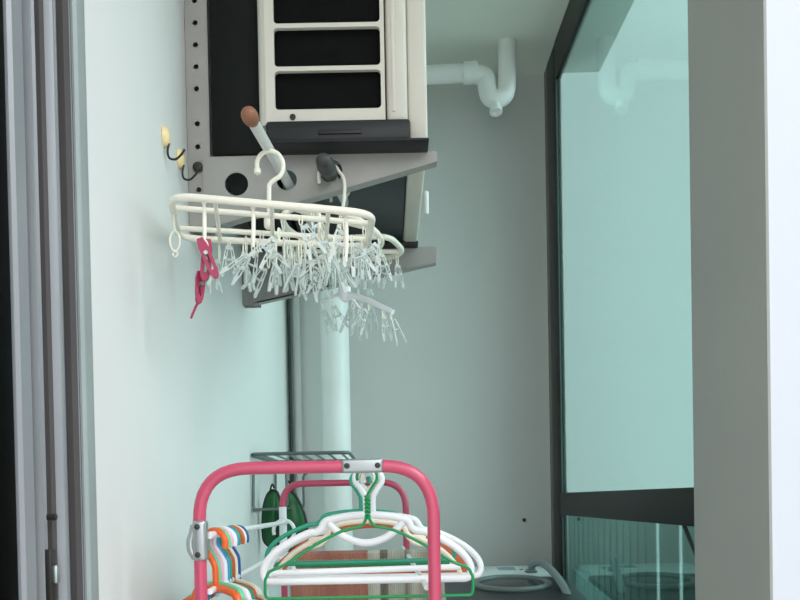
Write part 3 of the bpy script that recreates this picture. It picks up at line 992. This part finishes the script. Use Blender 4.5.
cen(1.385, 'frontmost green wire hanger with a twisted neck below the clamp', WIREG, 104, 516, 573, 597, .0025, dxm=.004, wire=True, notch=False, rh=.016)
cen(1.43, 'white plastic hanger right behind the green wire one with a drooping arc', WHITEP, 104, 515, 563, 580, .0064, arc=True, bars=2, rh=.017, side=-1)
cen(1.49, 'cream plastic hanger with strap hooks among the centre hangers', CREAMP, 92, 521, 570, 581, .0045, strap=True, rz=.04, rh=.016)
cen(1.54, 'white hanger whose rounded shoulder shows right of the pink leg', WHITEP, 106, 515, 561, 577, .0058, rz=-.05, rh=.017, dxm=.010)
cen(1.60, 'teal green hanger whose shoulder rises left of the drain pipe', TEALP, 94, 511, 547, 562, .0042, rz=.10, rh=.017, side=-1, dxm=-.014)
cen(1.70, 'rust brown wooden hanger glimpsed between the white arcs', WOOD, 94, 523, 566, 577, .0105, notch=False, flatness=.005, mh=CHROME, rh=.017)
cen(1.80, 'white hanger deep in the centre row behind the brown wooden one', WHITEP, 80, 522, 556, 570, .0050, rz=-.04, rh=.017, side=-1)
cen(1.90, 'plain green hanger with a thick straight bar before the mat', GREENP, 78, 520, 550, 563, .0075, notch=False, rh=.017)


def lef(Y, label, m, rz, half=.15, drop=.070, stem=.078, low=.10, r=.0048, **kw):
    if Y < 2:
        Y = 1.375 + (Y - 1.375) * .72
        rz += random.uniform(-.03, .03)
        kw['hrz'] = math.radians(20 + random.uniform(-12, 12))
        stem += random.uniform(-.005, .006)
    p = rail_l(Y)
    kw.setdefault('side', -1)
    kw.setdefault('rh', .021)
    kw.setdefault('hrz', math.radians(20))
    return make_hanger(label, p, rz, m, kw.pop('mh', m), half, drop, stem, r, low, **kw)


ang = math.radians(-46)
lef(1.375, 'orange hanger at the front of the left row with its thick hook', ORANGE, ang, stem=.084, r=.0062)
lef(1.415, 'mint green hanger second in the left row behind the orange one', MINT, ang - .03, stem=.086)
lef(1.450, 'pale pink hanger in the left row beside the silver hinge', PINKP, ang + .02, stem=.090)
lef(1.490, 'white hanger in the middle of the left row of hangers', WHITEP, ang, stem=.088, r=.0056)
lef(1.525, 'blue hanger in the left row between two white ones', BLUEP, ang + .03, stem=.094)
lef(1.560, 'teal hanger in the left row near the wall', TEALP, ang, stem=.096)
lef(1.600, 'rust brown hanger in the left row with a curved hook', WOOD, ang - .02, stem=.094, r=.0056)
lef(1.645, 'pale cream hanger at the back end of the left row', CREAMP, ang, stem=.094)
lef(1.69, 'white hanger with navy hook at the back of the left row', WHITEP, ang, stem=.096, mh=NAVYP)
lef(2.38, 'lone white hanger hooked at the far end of the side rail', WHITEP, math.radians(-62), stem=.12, half=.15, rh=.030, r=.0058, hrz=math.radians(50), side=1)

# ------------------------------------------------------------------ grey wire shelf on the left wall and green dustpans
SY0, SY1 = 2.52, 3.02
zs_ = P(290, 453.5, SY0).z
xs1 = P(349, 458, SY0).x
t = thing('wire_shelf', 'grey wire shelf on the left wall behind the pink rack', 'shelf', (WX, SY0, zs_))
x0 = WX + .004
MB().tube(fillet([(x0, SY0, zs_), (xs1, SY0, zs_), (xs1, SY1, zs_), (x0, SY1, zs_)], .03, True, 5), .0052, closed=True, n=8).build('top_rim', GREYW, t)
for i in range(7):
    x = x0 + .03 + (xs1 - x0 - .05) * i / 6
    MB().tube([(x, SY0, zs_ - .003), (x, SY1, zs_ - .003)], .0034, n=6).build('rib', GREYW, t)
zl_ = P(250, 510, SY0).z
for Y in (SY0 + .005, SY1 - .005):
    MB().tube(fillet([(x0 + .018, Y, zs_ - .03), (x0 + .004, Y, zs_ - .028), (x0 + .002, Y, zl_), (x0 + .10, Y, zl_ + .002), (x0 + .10, Y, zs_ - .05), (x0 + .115, Y, zs_ - .04)], .014, n=4), .0045, n=8).build('side_hook', GREYW, t)
MB().tube([(x0 + .002, SY0, zl_), (x0 + .002, SY1, zl_)], .003, n=6).tube([(x0 + .10, SY0, zl_ + .002), (x0 + .10, SY1, zl_ + .002)], .003, n=6).build('lower_rail', GREYW, t)

def pan(label, pts, Y, thick, tilt):
    r = thing('dustpan', label, 'dustpan', P(pts[0][0], pts[0][1], Y), 'dark green pans hanging under the wire shelf')
    base = [P(u, v, Y) for u, v in pts]
    sm = smooth(base, 4, True)
    c_ = sum(sm, Vector()) / len(sm)
    n = len(sm)
    V = list(sm) + [lerp(c_, p, .8) + Vector((0, -.006, 0)) for p in sm] + [lerp(c_, p, .3) + Vector((.004, -.012, 0)) for p in sm] + [c_ + Vector((.004, -.013, 0))]
    Fc = []
    for lv in (0, 1):
        for i in range(n):
            Fc.append((lv * n + i, lv * n + (i + 1) % n, (lv + 1) * n + (i + 1) % n, (lv + 1) * n + i))
    for i in range(n):
        Fc.append((2 * n + i, 2 * n + (i + 1) % n, 3 * n))
    Fc.append(tuple(reversed(range(n))))
    MB().add(V, Fc, True).build('scoop', DGREEN, r)
    MB().tube([p + Vector((0, .003, 0)) for p in sm], .0055, closed=True, n=8).build('rim', BLACK, r)
    hk_ = base[0]
    MB().tube(smooth([hk_ + Vector((0, 0, -.005)), hk_ + Vector((.003, -.004, .012)), hk_ + Vector((.008, 0, .024)), hk_ + Vector((.012, .006, .012))], 4), .003, n=6).build('loop', BLACK, r)
    return r


pan('dark green dustpan with pointed top hanging just right of rear pink leg', [(286, 489), (295, 496), (302, 509), (306, 524), (305, 540), (294, 550), (279, 546), (278, 524), (281, 504)], 2.60, .02, 0)
pan('smaller dark green dustpan nearer the left wall below the wire shelf', [(270, 492), (277, 493), (281, 512), (280, 536), (272, 546), (264, 540), (263, 518), (265, 502)], 2.66, .02, 0)

# ------------------------------------------------------------------ washing machine
wx0, wx1 = P(440, 580, 3.2).x, P(556, 570, 3.25).x
wy0, wy1 = 2.68, 3.40
zc0 = P(510, 565.5, wy1).z
zf0 = zc0 - .075
t = thing('washing_machine', 'white and dark top loading washing machine by the window', 'washing machine', ((wx0 + wx1) / 2, 3.05, 0))
ycon = 3.12
zl0 = P(512, 592, 2.86).z; zl1 = P(512, 577.5, ycon).z
def topz(y):
    return zl0 + (zl1 - zl0) * (y - 2.86) / (ycon - 2.86)
MB().prism([(wx0, wy0, .02), (wx0, wy0, topz(wy0) - .02), (wx0, wy1, topz(wy1) - .02), (wx0, wy1, .02)], (wx1 - wx0, 0, 0)).build('cabinet', WASHW, t)
MB().prism([(wx0 + .002, wy0 + .004, topz(wy0) - .019), (wx0 + .002, wy0 + .012, topz(wy0)), (wx0 + .002, ycon - .002, topz(ycon)), (wx0 + .002, ycon - .002, topz(ycon) - .019)], (wx1 - wx0 - .004, 0, 0)).build('lid', WASHD, t)
MB().prism([(wx0, ycon, topz(ycon) - .018), (wx0, ycon, topz(ycon) + .004), (wx0, ycon + .04, topz(ycon) + .014), (wx0, wy1 - .02, zc0), (wx0, wy1, zc0 - .006), (wx0, wy1, topz(wy1) - .018)], (wx1 - wx0 - .012, 0, 0)).build('console', WASHW, t)
rcx = P(512, 585, 2.98).x
tl = math.atan2(zl1 - zl0, ycon - 2.86)
Mr = Matrix.Translation((rcx, 2.985, topz(2.985))) @ Matrix.Rotation(tl, 4, 'X')
MB().tube([Mr @ Vector((.125 * math.cos(a_), .118 * math.sin(a_), .003)) for a_ in [k * 2 * math.pi / 40 for k in range(40)]], .012, closed=True, n=10).build('lid_ring', RINGM, t)
wn = MB().lathe([(0, .114), (.004, .112), (.008, .08), (.009, .0)], Mr @ Vector((0, 0, 0)), (Mr.to_3x3() @ Vector((0, 0, 1))), 40).build('lid_window', WASHG, t)
da = P(500, 568, 3.3)
dd = 0
cs = (zc0 - (topz(ycon) + .014)) / (wy1 - .02 - ycon - .04)
def conz(y):
    return topz(ycon) + .014 + cs * (y - ycon - .04)
MB().prism([(P(498, 569, 3.28).x, 3.24, conz(3.24) + .0003), (P(515, 569, 3.28).x, 3.24, conz(3.24) + .0003), (P(515, 569, 3.28).x, 3.32, conz(3.32) + .0003), (P(498, 569, 3.28).x, 3.32, conz(3.32) + .0003)], (0, 0, .0016)).build('display', LCD, t)
for i in range(3):
    xx = P(520 + 6 * i, 570, 3.28).x
    MB().lathe([(0, .008), (.003, .008), (.004, .005)], (xx, 3.24, conz(3.24)), (0, 0, 1), 12).build('button', RINGM, t)
h0 = P(531, 571, 3.17); h0.z = conz(3.17) - .004
hp = [h0, P(532, 566, 3.16), P(537, 562.5, 3.12), P(544, 564, 3.06), P(552, 571, 2.98), P(560, 581, 2.90), P(566, 592, 2.84), P(571, 606, 2.80), P(574, 640, 2.78), P(574, 700, 2.78)]
MB().tube(smooth(hp, 5), .0135, n=12).build('hose', HOSE, t)
MB().lathe([(0, .024), (.006, .024), (.010, .017)], h0 + Vector((0, 0, .002)), (0, 0, 1), 16).build('hose_fitting', RINGM, t)

# ------------------------------------------------------------------ light: daylight sky outside the window and behind the viewer
SKY_P, SKY_K = 3.0, 5.6
w = bpy.data.worlds.new('sky'); S.world = w
w.use_nodes = True
nt = w.node_tree
bg = nt.nodes['Background']
tc = nt.nodes.new('ShaderNodeTexCoord')
sep = nt.nodes.new('ShaderNodeSeparateXYZ')
nt.links.new(tc.outputs['Generated'], sep.inputs[0])
rp = nt.nodes.new('ShaderNodeValToRGB')
rp.color_ramp.elements[0].position = 0.35; rp.color_ramp.elements[0].color = (.78, .80, .82, 1)
rp.color_ramp.elements[1].position = 0.75; rp.color_ramp.elements[1].color = (.92, .97, 1.0, 1)
mr = nt.nodes.new('ShaderNodeMapRange'); mr.inputs['From Min'].default_value = -1
nt.links.new(sep.outputs['Z'], mr.inputs['Value'])
nt.links.new(mr.outputs['Result'], rp.inputs['Fac'])
# the sky is brightest high up on the window side
dt = nt.nodes.new('ShaderNodeVectorMath'); dt.operation = 'DOT_PRODUCT'
dt.inputs[1].default_value = Vector((1.0, -0.36, 0.7)).normalized()
nt.links.new(tc.outputs['Generated'], dt.inputs[0])
mx0 = nt.nodes.new('ShaderNodeMath'); mx0.operation = 'MAXIMUM'; mx0.inputs[1].default_value = 0.0
nt.links.new(dt.outputs['Value'], mx0.inputs[0])
pw = nt.nodes.new('ShaderNodeMath'); pw.operation = 'POWER'; pw.inputs[1].default_value = SKY_P
nt.links.new(mx0.outputs[0], pw.inputs[0])
ml = nt.nodes.new('ShaderNodeMath'); ml.operation = 'MULTIPLY_ADD'; ml.inputs[1].default_value = SKY_K; ml.inputs[2].default_value = 1.0
nt.links.new(pw.outputs[0], ml.inputs[0])
sc_ = nt.nodes.new('ShaderNodeVectorMath'); sc_.operation = 'SCALE'
nt.links.new(rp.outputs['Color'], sc_.inputs[0]); nt.links.new(ml.outputs[0], sc_.inputs['Scale'])
nt.links.new(sc_.outputs[0], bg.inputs['Color'])
bg.inputs['Strength'].default_value = 1.0

# ------------------------------------------------------------------ camera
cam = bpy.data.cameras.new('camera')
co = bpy.data.objects.new('camera', cam); COL.objects.link(co)
cam.sensor_fit = 'HORIZONTAL'; cam.sensor_width = 36.0
cam.lens = F / 800 * 36.0
cam.shift_x = (400 - CX) / 800
cam.shift_y = (CY - 300) / 800
cam.clip_start = 0.02
M = Matrix((RT, UP, -FW)).transposed().to_4x4()
M.translation = EYE
co.matrix_world = M
S.camera = co
S.view_settings.view_transform = 'Standard'
S.view_settings.look = 'None'
S.view_settings.exposure = 0.56
S.view_settings.gamma = 1.0
S.view_settings.use_curve_mapping = False
S.cycles.use_denoising = True
S.cycles.max_bounces = 10
S.cycles.transparent_max_bounces = 16
S.cycles.caustics_reflective = False
S.cycles.caustics_refractive = False
